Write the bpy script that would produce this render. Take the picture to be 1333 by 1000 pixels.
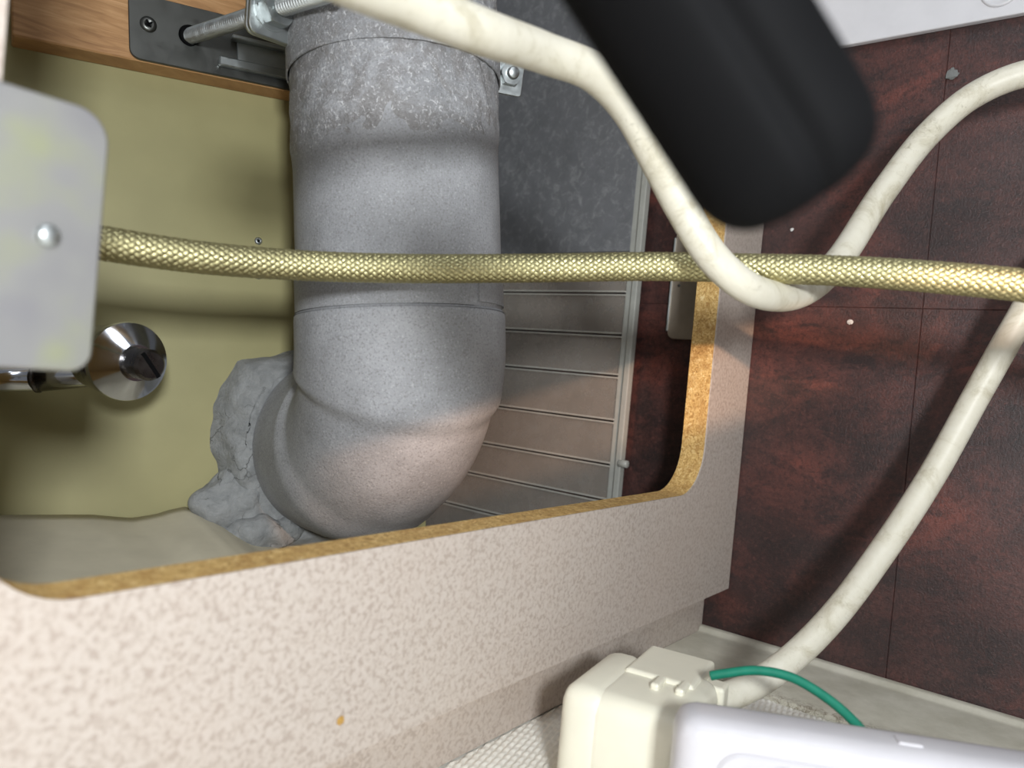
import bpy, bmesh, math, random
import numpy as np
from mathutils import Vector, Matrix

for o in list(bpy.data.objects):
    bpy.data.objects.remove(o)
S = bpy.context.scene
COL = S.collection
rng = np.random.RandomState(7)
random.seed(7)

# ------------------------------------------------------------------ camera
# room frame: red wall is the plane X=0, cabinet board front is Y=0, floor is Z=0
F = 986.0
ax = np.array([768, 52, 986.0]); ay = np.array([-1256, -132, 986.0])
ax /= np.linalg.norm(ax); ay -= ax * ax.dot(ay); ay /= np.linalg.norm(ay)
az = np.cross(ax, ay)
M = np.array([ax, ay, az])                     # camera axes (right, down, forward) -> world
CAM = np.array([-0.575, -0.217, 0.192])

cd = bpy.data.cameras.new('camera')
cam = bpy.data.objects.new('camera', cd)
COL.objects.link(cam)
R = np.column_stack([M[:, 0], -M[:, 1], -M[:, 2]])
mw = Matrix([[*R[0], CAM[0]], [*R[1], CAM[1]], [*R[2], CAM[2]], [0, 0, 0, 1]])
cam.matrix_world = mw
cd.sensor_width = 36.0
cd.lens = F / 1333 * 36
cd.clip_start = 0.01
cd.dof.use_dof = True
cd.dof.focus_distance = 0.46
cd.dof.aperture_fstop = 8.5
S.camera = cam

# ------------------------------------------------------------------ light
w = bpy.data.worlds.new('world'); S.world = w; w.use_nodes = True
bg = w.node_tree.nodes['Background']
bg.inputs[0].default_value = (0.93, 0.95, 1.0, 1)
bg.inputs[1].default_value = 0.16


def c2w(x, y, z):
    return CAM + M @ np.array([x, y, z])


def area(name, pos, target, size, power, color, sy=None):
    l = bpy.data.lights.new(name, 'AREA')
    l.energy = power; l.color = color; l.size = size
    if sy:
        l.shape = 'RECTANGLE'; l.size_y = sy
    o = bpy.data.objects.new(name, l)
    o.location = pos
    d = Vector(target) - Vector(pos)
    o.rotation_euler = d.to_track_quat('-Z', 'Y').to_euler()
    COL.objects.link(o)
    return o


area('torch_light', c2w(0.10, -0.085, -0.22), c2w(0.0, 0.02, 0.5), 0.06, 4.1, (0.93, 0.97, 1.0))
area('room_light', c2w(-0.16, 0.16, -0.80), c2w(0.0, 0.1, 0.5), 0.5, 1.35, (1.0, 0.82, 0.70))
area('window_light', c2w(0.15, -0.75, -0.1), c2w(0.1, 0.0, 0.5), 0.35, 1.9, (0.90, 0.95, 1.0))
# unseen warm lamp before the board: node mask shapes its beam into a wedge
sp = bpy.data.lights.new('warm_lamp', 'SPOT')
sp.energy = 10.0; sp.color = (1.0, 0.60, 0.38); sp.spot_size = math.radians(96); sp.spot_blend = 0.4; sp.shadow_soft_size = 0.004
so_ = bpy.data.objects.new('warm_lamp', sp); COL.objects.link(so_)
LP = np.array([-0.45, -0.40, 0.285])


def px_dir(px, py, t):
    p = CAM + (M @ np.array([(px - 666.5) / F, (py - 500) / F, 1.0])) * t - LP
    return p / np.linalg.norm(p)


e1 = px_dir(412, 597, 0.42); b1 = px_dir(960, 430, 0.531)
tn = np.cross(e1, b1); tn /= np.linalg.norm(tn)
if tn[2] < 0:
    tn = -tn
xx_ = np.cross(e1, tn)
so_.matrix_world = Matrix([[xx_[0], tn[0], -e1[0], LP[0]], [xx_[1], tn[1], -e1[1], LP[1]], [xx_[2], tn[2], -e1[2], LP[2]], [0, 0, 0, 1]])


def uv_(d):
    return d.dot(xx_) / d.dot(e1), d.dot(tn) / d.dot(e1)


uA, vA = uv_(px_dir(430, 688, 0.43)); uB, vB = uv_(px_dir(935, 550, 0.535))
kk = (vB - vA) / (uB - uA)
sp.use_nodes = True
nt = sp.node_tree; em = nt.nodes['Emission']


def nd(kind, op=None, **kw):
    n_ = nt.nodes.new(kind)
    if op:
        n_.operation = op
    return n_


def mth(op, a_, b_=None):
    n_ = nd('ShaderNodeMath', op)
    for i_, v_ in enumerate((a_, b_)):
        if v_ is None:
            continue
        if hasattr(v_, 'node'):
            nt.links.new(v_, n_.inputs[i_])
        else:
            n_.inputs[i_].default_value = v_
    return n_.outputs[0]


def ss(v_, lo, hi):
    n_ = nd('ShaderNodeMapRange'); n_.interpolation_type = 'SMOOTHSTEP'
    nt.links.new(v_, n_.inputs[0]); n_.inputs[1].default_value = lo; n_.inputs[2].default_value = hi
    return n_.outputs[0]


tcn = nd('ShaderNodeTexCoord'); sep = nd('ShaderNodeSeparateXYZ'); nt.links.new(tcn.outputs['Normal'], sep.inputs[0])
az_ = mth('ABSOLUTE', sep.outputs[2])
uu = mth('DIVIDE', sep.outputs[0], az_); vv = mth('DIVIDE', sep.outputs[1], az_)
m1 = ss(uu, -0.008, 0.008)
m2 = ss(mth('MULTIPLY', vv, -1.0), -0.012, 0.012)
m3 = ss(mth('SUBTRACT', vv, mth('ADD', mth('MULTIPLY', uu, kk), vA - kk * uA)), -0.025, 0.02)
nt.links.new(mth('MULTIPLY', mth('MULTIPLY', m1, m2), m3), em.inputs['Strength'])

S.view_settings.view_transform = 'Standard'
S.view_settings.look = 'None'
S.view_settings.gamma = 1.0
S.view_settings.use_curve_mapping = False
S.view_settings.exposure = 0.0


# ------------------------------------------------------------------ geometry of pixels
def dirw(px, py):
    return M @ np.array([(px - 666.5) / F, (py - 500) / F, 1.0])


def at(px, py, t):                      # point at depth t (metres along the view axis)
    return CAM + dirw(px, py) * t


def on(px, py, k, v):                   # point on a room plane (k: 0 X, 1 Y, 2 Z)
    q = dirw(px, py)
    return CAM + q * ((v - CAM[k]) / q[k])


def nrm(v):
    v = np.asarray(v, float)
    return v / np.linalg.norm(v)


# second frame: flue pipe and olive wall (turned 17 degrees from the room)
U2 = M @ nrm([-0.025, -1, 0])
W2 = M @ nrm([0.8192, -0.0205, 0.5736])
E2 = np.cross(U2, W2)
if E2.dot(M @ np.array([0, 0, 1.0])) < 0:
    E2 = -E2
RC0 = at(430, 577, 0.5445)
PA = at(519.5, 300, 0.45)
K = PA + U2 * (RC0 - PA).dot(U2)        # corner of the elbow on the pipe's axis
LB = (RC0 - K).dot(E2)
RC = K + E2 * LB                        # where the branch meets the olive wall


def onw(px, py, off=0.0):               # on the olive wall, off metres in front of it
    q = dirw(px, py)
    p0 = RC - E2 * off
    return CAM + q * ((p0 - CAM).dot(E2) / q.dot(E2))


def f2(w_, u_, e_, base=None):
    return (RC if base is None else base) + W2 * w_ + U2 * u_ + E2 * e_


# ------------------------------------------------------------------ materials
class NT:
    def __init__(self, name):
        self.m = bpy.data.materials.new(name); self.m.use_nodes = True
        self.t = self.m.node_tree; self.b = self.t.nodes['Principled BSDF']
        self.out = self.t.nodes['Material Output']

    def n(self, kind, **kw):
        nd = self.t.nodes.new(kind)
        for k, v in kw.items():
            setattr(nd, k, v)
        return nd

    def l(self, a, b):
        self.t.links.new(a, b)

    def coord(self, scale=(1, 1, 1), rot=(0, 0, 0)):
        tc = self.n('ShaderNodeTexCoord'); mp = self.n('ShaderNodeMapping')
        mp.inputs['Scale'].default_value = scale; mp.inputs['Rotation'].default_value = rot
        self.l(tc.outputs['Object'], mp.inputs[0])
        return mp.outputs[0]

    def noise(self, scale, detail=4, rough=0.55, co=None, dist=0):
        nd = self.n('ShaderNodeTexNoise')
        nd.inputs['Scale'].default_value = scale; nd.inputs['Detail'].default_value = detail
        nd.inputs['Roughness'].default_value = rough; nd.inputs['Distortion'].default_value = dist
        self.l(co if co else self.coord(), nd.inputs['Vector'])
        return nd.outputs['Fac']

    def ramp(self, fac, stops, interp='LINEAR'):
        r = self.n('ShaderNodeValToRGB'); r.color_ramp.interpolation = interp
        e = r.color_ramp.elements
        while len(e) < len(stops):
            e.new(0.5)
        for i, (p, c) in enumerate(stops):
            e[i].position = p
            e[i].color = (*c, 1) if len(c) == 3 else c
        self.l(fac, r.inputs[0])
        return r.outputs[0]

    def mix(self, fac, c1, c2, mode='MIX'):
        m = self.n('ShaderNodeMix', data_type='RGBA', blend_type=mode)
        for s, v in ((0, fac), (6, c1), (7, c2)):
            if hasattr(v, 'node'):
                self.l(v, m.inputs[s])
            elif s == 0:
                m.inputs[0].default_value = v
            else:
                m.inputs[s].default_value = (*v, 1)
        return m.outputs[2]

    def base(self, c):
        if hasattr(c, 'node'):
            self.l(c, self.b.inputs['Base Color'])
        else:
            self.b.inputs['Base Color'].default_value = (*c, 1)

    def set(self, rough=0.5, metal=0.0, spec=0.5, coat=0.0):
        self.b.inputs['Roughness'].default_value = rough
        self.b.inputs['Metallic'].default_value = metal
        self.b.inputs['Specular IOR Level'].default_value = spec
        self.b.inputs['Coat Weight'].default_value = coat

    def bump(self, h, strength=0.3, dist=0.001):
        bp = self.n('ShaderNodeBump')
        bp.inputs['Strength'].default_value = strength; bp.inputs['Distance'].default_value = dist
        self.l(h, bp.inputs['Height']); self.l(bp.outputs[0], self.b.inputs['Normal'])


def lin(r, g, b):
    return tuple(((c / 255) / 12.92 if c / 255 <= 0.04045 else ((c / 255 + 0.055) / 1.055) ** 2.4) for c in (r, g, b))


def plain(name, rgb, rough=0.5, metal=0.0, var=0.08, scale=60, bump=0.0, bscale=400, spec=0.5):
    q = NT(name)
    c = lin(*rgb)
    lo = tuple(x * (1 - var) for x in c); hi = tuple(min(1, x * (1 + var)) for x in c)
    q.base(q.ramp(q.noise(scale), [(0.3, lo), (0.7, hi)]))
    q.set(rough, metal, spec)
    if bump:
        q.bump(q.noise(bscale, 3), bump, 0.0006)
    return q.m


def mat_laminate():
    q = NT('speckled_laminate')
    f = q.noise(430, 2, 0.5, dist=0.5)
    c = q.ramp(f, [(0.36, lin(166, 153, 143)), (0.50, lin(185, 174, 164)), (0.62, lin(191, 181, 172))])
    g = q.noise(9, 3)
    c = q.mix(q.ramp(g, [(0.35, (0, 0, 0)), (0.7, (0.35, 0.35, 0.35))]), c, lin(192, 176, 163))
    q.base(c); q.set(0.42)
    q.bump(f, 0.06, 0.0005)
    return q.m


def mat_chipboard():
    q = NT('chipboard')
    co = q.coord((1, 1, 1))
    f = q.noise(420, 4, 0.7, co, 1.2)
    c = q.ramp(f, [(0.28, lin(120, 84, 40)), (0.42, lin(192, 150, 86)), (0.56, lin(224, 188, 120)), (0.72, lin(245, 224, 172))])
    g = q.noise(130, 3, 0.6)
    c = q.mix(q.ramp(g, [(0.45, (0, 0, 0)), (0.68, (0.55, 0.55, 0.55))]), c, lin(172, 128, 70))
    q.base(c); q.set(0.75)
    q.bump(f, 0.7, 0.0012)
    return q.m


def mat_red():
    q = NT('dark_red_stone_panel')
    co = q.coord((1, 0.55, 1))
    f = q.noise(16, 7, 0.68, co, 0.35)
    c = q.ramp(f, [(0.30, lin(36, 28, 28)), (0.43, lin(58, 38, 36)), (0.55, lin(84, 50, 45)), (0.68, lin(118, 64, 54))])
    g = q.noise(60, 6, 0.75, co, 0.5)
    c = q.mix(q.ramp(g, [(0.36, (0.75, 0.75, 0.75)), (0.50, (0, 0, 0))]), c, lin(38, 30, 30))
    h = q.noise(6, 4, 0.6)
    c = q.mix(q.ramp(h, [(0.45, (0, 0, 0)), (0.65, (0.5, 0.5, 0.5))]), c, lin(74, 60, 58))
    dd = q.noise(900, 2)
    c = q.mix(q.ramp(dd, [(0.70, (0, 0, 0)), (0.80, (0.35, 0.35, 0.35))]), c, lin(130, 105, 100))
    sp_ = q.noise(380, 5, 0.75, dist=0.8)
    c = q.mix(q.ramp(sp_, [(0.38, (0.55, 0.55, 0.55)), (0.50, (0, 0, 0))]), c, lin(32, 26, 26))
    c = q.mix(q.ramp(sp_, [(0.56, (0, 0, 0)), (0.72, (0.40, 0.40, 0.40))]), c, lin(128, 82, 74))
    q.base(c); q.set(0.38, spec=0.5)
    q.bump(q.noise(620, 5, 0.75), 0.55, 0.0007)
    return q.m


def mat_olive():
    q = NT('olive_painted_panel')
    f = q.noise(14, 4)
    c = q.ramp(f, [(0.3, lin(150, 144, 102)), (0.7, lin(163, 156, 112))])
    q.base(c); q.set(0.5, spec=0.4)
    q.bump(q.noise(700, 2), 0.08, 0.0005)
    return q.m


def mat_pipe(name, k=1.0, rough_patches=0.0, spec_scale=900):
    q = NT(name)
    f = q.noise(28, 5, 0.6)
    c = q.ramp(f, [(0.3, lin(138 * k, 139 * k, 141 * k)), (0.7, lin(164 * k, 165 * k, 168 * k))])
    s = q.noise(spec_scale, 2, 0.6)
    c = q.mix(q.ramp(s, [(0.34, (0.4, 0.4, 0.4)), (0.46, (0, 0, 0))]), c, lin(98, 94, 90))
    c = q.mix(q.ramp(s, [(0.60, (0, 0, 0)), (0.74, (0.4, 0.4, 0.4))]), c, lin(206, 206, 208))
    if rough_patches:
        g = q.noise(45, 6, 0.7, dist=0.8)
        c = q.mix(q.ramp(g, [(0.42, (rough_patches,) * 3), (0.56, (0, 0, 0))]), c, lin(112, 107, 103))
        h = q.noise(420, 5, 0.75, dist=1.0)
        c = q.mix(q.ramp(h, [(0.54, (0, 0, 0)), (0.66, (0.75, 0.75, 0.75))]), c, lin(214, 214, 216))
    q.base(c); q.set(0.62, spec=0.35)
    q.bump(q.noise(520, 4, 0.65), 0.35 if not rough_patches else 0.9, 0.0010)
    return q.m


def mat_wood():
    q = NT('reddish_wood')
    co = q.coord((14, 14, 150), (0, 0.0, 0))
    f = q.noise(1.6, 6, 0.6, co, 1.4)
    c = q.ramp(f, [(0.25, lin(146, 104, 64)), (0.5, lin(178, 134, 88)), (0.75, lin(200, 158, 112))])
    q.base(c); q.set(0.55); q.bump(f, 0.15, 0.0006)
    return q.m


def mat_metal(name, rgb, rough=0.3, var=0.12, scale=80, bump=0.05):
    q = NT(name)
    c = lin(*rgb)
    f = q.noise(scale, 4)
    q.base(q.ramp(f, [(0.3, tuple(x * (1 - var) for x in c)), (0.7, tuple(min(1, x * (1 + var)) for x in c))]))
    q.set(rough, 1.0)
    rr = q.ramp(q.noise(scale * 2.2, 3), [(0.3, (rough * 0.8,) * 3), (0.7, (min(1, rough * 1.25),) * 3)])
    q.l(rr, q.b.inputs['Roughness'])
    if bump:
        q.bump(q.noise(300, 3), bump, 0.0005)
    return q.m


def mat_cord():
    q = NT('white_cord_sheath')
    f = q.noise(34, 6, 0.75, dist=0.6)
    c = q.ramp(f, [(0.30, lin(176, 168, 144)), (0.48, lin(210, 205, 188)), (0.75, lin(220, 216, 202))])
    g = q.noise(150, 6, 0.8, dist=1.2)
    h = q.noise(18, 2)
    sm = q.mix(1.0, q.ramp(g, [(0.56, (0, 0, 0)), (0.68, (0.7, 0.7, 0.7))]), q.ramp(h, [(0.45, (0, 0, 0)), (0.62, (1, 1, 1))]), 'MULTIPLY')
    c = q.mix(sm, c, lin(140, 132, 108))
    q.base(c); q.set(0.45); q.bump(q.noise(500, 2), 0.06, 0.0005)
    return q.m


def mat_plastic(name, rgb, alpha, rough=0.35, dust=0.3):
    q = NT(name)
    q.base(q.mix(q.ramp(q.noise(110, 6, 0.75, dist=0.7), [(0.5, (0, 0, 0)), (0.72, (dust, dust, dust))]), lin(*rgb), lin(190, 192, 190)))
    q.set(rough)
    tr = q.n('ShaderNodeBsdfTransparent'); tr.inputs[0].default_value = (0.9, 0.92, 0.9, 1)
    ms = q.n('ShaderNodeMixShader')
    f = q.ramp(q.noise(40, 5, 0.7), [(0.3, (alpha * 0.85,) * 3), (0.7, (min(1, alpha * 1.12),) * 3)])
    q.l(f, ms.inputs[0]); q.l(tr.outputs[0], ms.inputs[1]); q.l(q.b.outputs[0], ms.inputs[2])
    q.l(ms.outputs[0], q.out.inputs['Surface'])
    return q.m


def mat_floor():
    q = NT('embossed_white_vinyl')
    q.base(q.ramp(q.noise(40, 4), [(0.3, lin(228, 224, 214)), (0.7, lin(238, 235, 226))]))
    q.set(0.55)
    return q.m


def mat_sill():
    q = NT('white_painted_sill')
    f = q.noise(30, 5, 0.7)
    c = q.ramp(f, [(0.3, lin(176, 172, 156)), (0.7, lin(204, 200, 186))])
    co = q.coord((1, 1, 1))
    sx = q.n('ShaderNodeSeparateXYZ'); q.l(co, sx.inputs[0])
    r = q.n('ShaderNodeMapRange'); q.l(sx.outputs['X'], r.inputs[0])
    r.inputs[1].default_value = -0.031; r.inputs[2].default_value = -0.044    # grime along the front edge
    g = q.noise(220, 6, 0.8, dist=1.0)
    sm = q.mix(1.0, q.ramp(g, [(0.46, (0, 0, 0)), (0.62, (1, 1, 1))]), r.outputs[0], 'MULTIPLY')
    c = q.mix(sm, c, lin(112, 100, 82))
    q.base(c); q.set(0.35)
    return q.m


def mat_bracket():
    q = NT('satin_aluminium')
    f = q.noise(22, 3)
    q.base(q.ramp(f, [(0.32, lin(136, 134, 140)), (0.52, lin(150, 149, 147)), (0.68, lin(160, 164, 124))]))  # yellow-green reflection painted into the base colour as a noise tint
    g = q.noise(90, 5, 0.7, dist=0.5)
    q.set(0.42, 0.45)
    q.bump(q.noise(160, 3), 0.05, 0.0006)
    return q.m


LAM = mat_laminate(); CHIP = mat_chipboard(); RED = mat_red(); OLIVE = mat_olive()
PIPE = mat_pipe('grey_painted_pipe', 0.97); TAPE = mat_pipe('rough_pipe_wrap', 0.96, 0.50, 800)
ELBOW = mat_pipe('grey_painted_elbow', 1.0, 0.0, 800)


def mat_putty():
    q = NT('grey_sealing_putty')
    f = q.noise(80, 6, 0.7, dist=0.6)
    c = q.ramp(f, [(0.3, lin(128, 130, 130)), (0.7, lin(160, 161, 160))])
    v = q.n('ShaderNodeTexVoronoi', feature='DISTANCE_TO_EDGE'); v.inputs['Scale'].default_value = 70
    nn_ = q.n('ShaderNodeTexNoise'); nn_.inputs['Scale'].default_value = 120; nn_.inputs['Detail'].default_value = 4
    mx = q.n('ShaderNodeMix', data_type='VECTOR'); mx.inputs[0].default_value = 0.02
    co = q.coord(); q.l(co, mx.inputs[4]); q.l(nn_.outputs['Color'], mx.inputs[5]); q.l(co, nn_.inputs['Vector'])
    q.l(mx.outputs[1], v.inputs['Vector'])
    crack = q.ramp(v.outputs['Distance'], [(0.0, (0, 0, 0)), (0.035, (1, 1, 1))])
    msk = q.ramp(q.noise(50, 3), [(0.52, (1, 1, 1)), (0.64, (0, 0, 0))])
    ck = q.mix(1.0, crack, msk, 'LIGHTEN')
    c = q.mix(ck, lin(84, 84, 82), c)
    q.base(c); q.set(0.85)
    h = q.mix(0.5, q.noise(260, 6, 0.7, dist=0.8), ck, 'MULTIPLY')
    q.bump(h, 0.9, 0.0016)
    return q.m


MORTAR = mat_putty()
WOOD = mat_wood()
DSTEEL = mat_metal('dark_steel', (104, 105, 102), 0.42, 0.04, 40)
ZINC = mat_metal('zinc_plated_steel', (184, 189, 189), 0.40, 0.06)
CHROME = mat_metal('chrome', (212, 215, 222), 0.13, 0.05, 60, 0.02)
DCHROME = mat_metal('dark_stem_steel', (96, 92, 90), 0.3)
BRASS = mat_metal('pale_brass_wire', (184, 177, 134), 0.46, 0.10, 300, 0)
CORE = plain('dark_hose_core', (62, 58, 34), 0.7)
CORD = mat_cord()
RUBBER = plain('black_rubber', (11, 11, 12), 0.75, var=0.15, scale=30, spec=0.07)
GROUT = plain('dark_joint', (62, 42, 40), 0.8)
FLOOR = mat_floor(); SILL = mat_sill()
WHITE = plain('white_panel_paint', (214, 213, 216), 0.4, var=0.03)
BEIGE = plain('ivory_plastic', (226, 222, 204), 0.34, var=0.03, bump=0.03)
WPLAS = plain('white_plastic', (196, 194, 198), 0.34, var=0.03)
GREEN = plain('green_insulation', (22, 122, 98), 0.45, var=0.1, scale=200)
PAPER = plain('buff_paper', (198, 190, 168), 0.85, var=0.06, scale=50)
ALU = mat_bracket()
LBR = plain('dull_nickel', (160, 148, 134), 0.42, 0.5, 0.10, 60)
PLA = mat_plastic('translucent_grey_plastic', (178, 168, 158), 0.42)
PLAU = mat_plastic('dusty_grey_plastic', (126, 127, 130), 0.80, 0.5, 0.5)
PLAR = mat_plastic('pale_plastic_rib', (206, 202, 192), 0.75)
PLAE = mat_plastic('pale_plastic_edge', (190, 190, 182), 0.75)
CRUMB = plain('pale_crumb', (206, 204, 200), 0.9)
CRUMBG = plain('grey_crumb', (120, 122, 120), 0.9)
BROWN = plain('brown_speck', (178, 140, 72), 0.8)
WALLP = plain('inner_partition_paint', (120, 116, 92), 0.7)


# ------------------------------------------------------------------ builders
def mesh_obj(name, V, Fc, mat, root=None, smooth=False, origin=None, mats=None, fm=None):
    V = np.asarray(V, float)
    if root is not None:
        org = np.array(ROOTS[root.name])
    else:
        org = np.asarray(origin, float) if origin is not None else np.array([V[:, 0].mean(), V[:, 1].mean(), V[:, 2].min()])
    me = bpy.data.meshes.new(name)
    me.from_pydata([tuple(v) for v in V - org], [], [tuple(int(i) for i in f) for f in Fc])
    for m in (mats or [mat]):
        me.materials.append(m)
    if fm is not None:
        me.polygons.foreach_set('material_index', fm)
    if smooth:
        me.polygons.foreach_set('use_smooth', [True] * len(me.polygons))
    me.update()
    o = bpy.data.objects.new(name, me)
    COL.objects.link(o)
    if root is not None:
        o.parent = root
    else:
        o.location = org
    ROOTS[o.name] = org
    return o


ROOTS = {}


def fixn(o):
    bm = bmesh.new(); bm.from_mesh(o.data)
    bmesh.ops.recalc_face_normals(bm, faces=bm.faces)
    bm.to_mesh(o.data); bm.free()
    return o


def sharp(o, deg=40):
    me = o.data
    me.polygons.foreach_set('use_smooth', [True] * len(me.polygons))
    bm = bmesh.new(); bm.from_mesh(me)
    for e in bm.edges:
        if len(e.link_faces) == 2 and e.calc_face_angle(0) > math.radians(deg):
            e.smooth = False
    bm.to_mesh(me); bm.free()
    return o


def thing(name, loc, label, cat, group=None):
    o = bpy.data.objects.new(name, None)
    o.empty_display_size = 0.01
    o.location = loc
    COL.objects.link(o)
    ROOTS[o.name] = np.asarray(loc, float)
    return tag(o, label, cat, group)


def tag(o, label, cat=None, group=None):
    o['label'] = label
    if cat:
        o['category'] = cat
    if group:
        o['group'] = group
    return o


def struct(o):
    o['kind'] = 'structure'
    return o


def lab(o, label):
    o['label'] = label
    return o


def frames(P):
    T = np.gradient(P, axis=0)
    T /= np.linalg.norm(T, axis=1)[:, None]
    n = np.cross(T[0], [0.3, 0.2, 0.93]); n /= np.linalg.norm(n)
    N = [n]
    for i in range(1, len(P)):
        n = N[-1] - T[i] * N[-1].dot(T[i])
        N.append(n / np.linalg.norm(n))
    N = np.array(N)
    return T, N, np.cross(T, N)


def spline(pts, n):
    P = np.asarray(pts, float)
    P = np.vstack([2 * P[0] - P[1], P, 2 * P[-1] - P[-2]])
    out = []
    m = len(P) - 3
    for i in range(m):
        p0, p1, p2, p3 = P[i:i + 4]
        t0 = 0; t1 = np.linalg.norm(p1 - p0) ** 0.5; t2 = t1 + np.linalg.norm(p2 - p1) ** 0.5; t3 = t2 + np.linalg.norm(p3 - p2) ** 0.5
        for t in np.linspace(t1, t2, 24, endpoint=(i == m - 1)):
            A1 = (t1 - t) / (t1 - t0) * p0 + (t - t0) / (t1 - t0) * p1
            A2 = (t2 - t) / (t2 - t1) * p1 + (t - t1) / (t2 - t1) * p2
            A3 = (t3 - t) / (t3 - t2) * p2 + (t - t2) / (t3 - t2) * p3
            B1 = (t2 - t) / (t2 - t0) * A1 + (t - t0) / (t2 - t0) * A2
            B2 = (t3 - t) / (t3 - t1) * A2 + (t - t1) / (t3 - t1) * A3
            out.append((t2 - t) / (t2 - t1) * B1 + (t - t1) / (t2 - t1) * B2)
    Q = np.array(out)
    s = np.concatenate([[0], np.cumsum(np.linalg.norm(np.diff(Q, axis=0), axis=1))])
    x = np.linspace(0, s[-1], n)
    return np.column_stack([np.interp(x, s, Q[:, k]) for k in range(3)]), s[-1]


def tube_mesh(P, r, seg=24, cap=True):
    P = np.asarray(P, float)
    T, N, B = frames(P)
    r = np.broadcast_to(np.asarray(r, float), (len(P),))
    a = np.linspace(0, 2 * math.pi, seg, endpoint=False)
    V = (P[:, None, :] + r[:, None, None] * (np.cos(a)[None, :, None] * N[:, None, :] + np.sin(a)[None, :, None] * B[:, None, :])).reshape(-1, 3)
    Fc = grid_faces(len(P), seg, True)
    if cap:
        Fc.append(list(range(seg))[::-1])
        Fc.append([(len(P) - 1) * seg + j for j in range(seg)])
    return V, Fc


def grid_faces(n, m, wrap):
    Fc = []
    mm = m if wrap else m - 1
    for i in range(n - 1):
        for j in range(mm):
            k = (j + 1) % m
            Fc.append([i * m + j, i * m + k, (i + 1) * m + k, (i + 1) * m + j])
    return Fc


def revolve(O, axis, prof, seg=48, caps=True, disp=None, ref=None):
    axis = nrm(axis); O = np.asarray(O, float)
    n = np.cross(axis, [0.3, 0.2, 0.93] if ref is None else ref); n = nrm(n); b = np.cross(axis, n)
    a = np.linspace(0, 2 * math.pi, seg, endpoint=False)
    V = []
    for s, r in prof:
        rr = np.full(seg, float(r))
        if disp is not None:
            rr = rr + disp(s, a)
        V.append(O + axis * s + rr[:, None] * (np.cos(a)[:, None] * n + np.sin(a)[:, None] * b))
    V = np.vstack(V)
    Fc = grid_faces(len(prof), seg, True)
    if caps:
        Fc.append(list(range(seg))[::-1]); Fc.append([(len(prof) - 1) * seg + j for j in range(seg)])
    return V, Fc


def box_mesh(O, X, Y, Z, lo, hi, bev=0.0, seg=2):
    """box in the axes X,Y,Z from origin O, bevelled edges"""
    bm = bmesh.new()
    vs = [bm.verts.new((x, y, z)) for x in (lo[0], hi[0]) for y in (lo[1], hi[1]) for z in (lo[2], hi[2])]
    for f in ((0, 1, 3, 2), (4, 6, 7, 5), (0, 4, 5, 1), (2, 3, 7, 6), (0, 2, 6, 4), (1, 5, 7, 3)):
        bm.faces.new([vs[i] for i in f])
    if bev:
        bmesh.ops.bevel(bm, geom=list(bm.edges), offset=bev, segments=seg, profile=0.5, affect='EDGES')
    bmesh.ops.recalc_face_normals(bm, faces=bm.faces)
    bm.verts.index_update()
    V = [O + X * v.co.x + Y * v.co.y + Z * v.co.z for v in bm.verts]
    Fc = [[v.index for v in f.verts] for f in bm.faces]
    bm.free()
    return np.array(V), Fc


EX, EY, EZ = np.eye(3)
ORI = np.zeros(3)


def prism(poly, O, X, Y, Z, h, bev=0.0):
    """polygon (x,y) in the plane O,X,Y thickened by h along Z, outer edges bevelled by bev"""
    n = len(poly)
    pl = np.array(poly, float)
    if bev:
        c = pl.mean(0)
        ins = []
        for i in range(n):
            a_, b_, c_ = pl[i - 1], pl[i], pl[(i + 1) % n]
            e1 = nrm(b_ - a_); e2 = nrm(c_ - b_)
            n1 = np.array([-e1[1], e1[0]]); n2 = np.array([-e2[1], e2[0]])
            m = nrm(n1 + n2); k = bev / max(0.3, m.dot(n1))
            if area2(pl) < 0:
                m = -m
            ins.append(b_ + m * k)
        ins = np.array(ins)
        rings = [(ins, 0), (pl, bev), (pl, h - bev), (ins, h)]
    else:
        rings = [(pl, 0), (pl, h)]
    V = []
    for p, z in rings:
        for x, y in p:
            V.append(O + X * x + Y * y + Z * z)
    Fc = grid_faces(len(rings), n, True)
    Fc.append(list(range(n))[::-1]); Fc.append([(len(rings) - 1) * n + j for j in range(n)])
    return np.array(V), Fc


def area2(p):
    x, y = p[:, 0], p[:, 1]
    return (x * np.roll(y, -1) - y * np.roll(x, -1)).sum()


def rrect(x0, y0, x1, y1, r, k=6):
    out = []
    rs = r if isinstance(r, (list, tuple)) else [r] * 4
    for (cx, cy, a0, rr) in ((x1 - rs[0], y1 - rs[0], 0, rs[0]), (x0 + rs[1], y1 - rs[1], 90, rs[1]), (x0 + rs[2], y0 + rs[2], 180, rs[2]), (x1 - rs[3], y0 + rs[3], 270, rs[3])):
        for i in range(k + 1):
            t = math.radians(a0 + 90 * i / k)
            out.append((cx + rr * math.cos(t), cy + rr * math.sin(t)))
    return out


def add(name, VF, mat, root=None, smooth=False, **kw):
    o = mesh_obj(name, VF[0], VF[1], mat, root, smooth, **kw)
    return fixn(o)


def join(*vfs):
    V = []; Fc = []; k = 0
    for v, f in vfs:
        V.append(np.asarray(v)); Fc += [[i + k for i in q] for q in f]; k += len(v)
    return np.vstack(V), Fc


class Noise3:
    def __init__(self, seed, freqs):
        r = np.random.RandomState(seed); self.c = []
        for f, am in freqs:
            for _ in range(7):
                d = r.normal(size=3); d /= np.linalg.norm(d)
                self.c.append((d * f * (0.6 + 0.8 * r.rand()), r.rand() * 6.28, am))

    def __call__(self, P):
        s = np.zeros(len(P))
        for d, ph, am in self.c:
            s += am * np.sin(P @ d + ph)
        return s / 2.6


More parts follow.
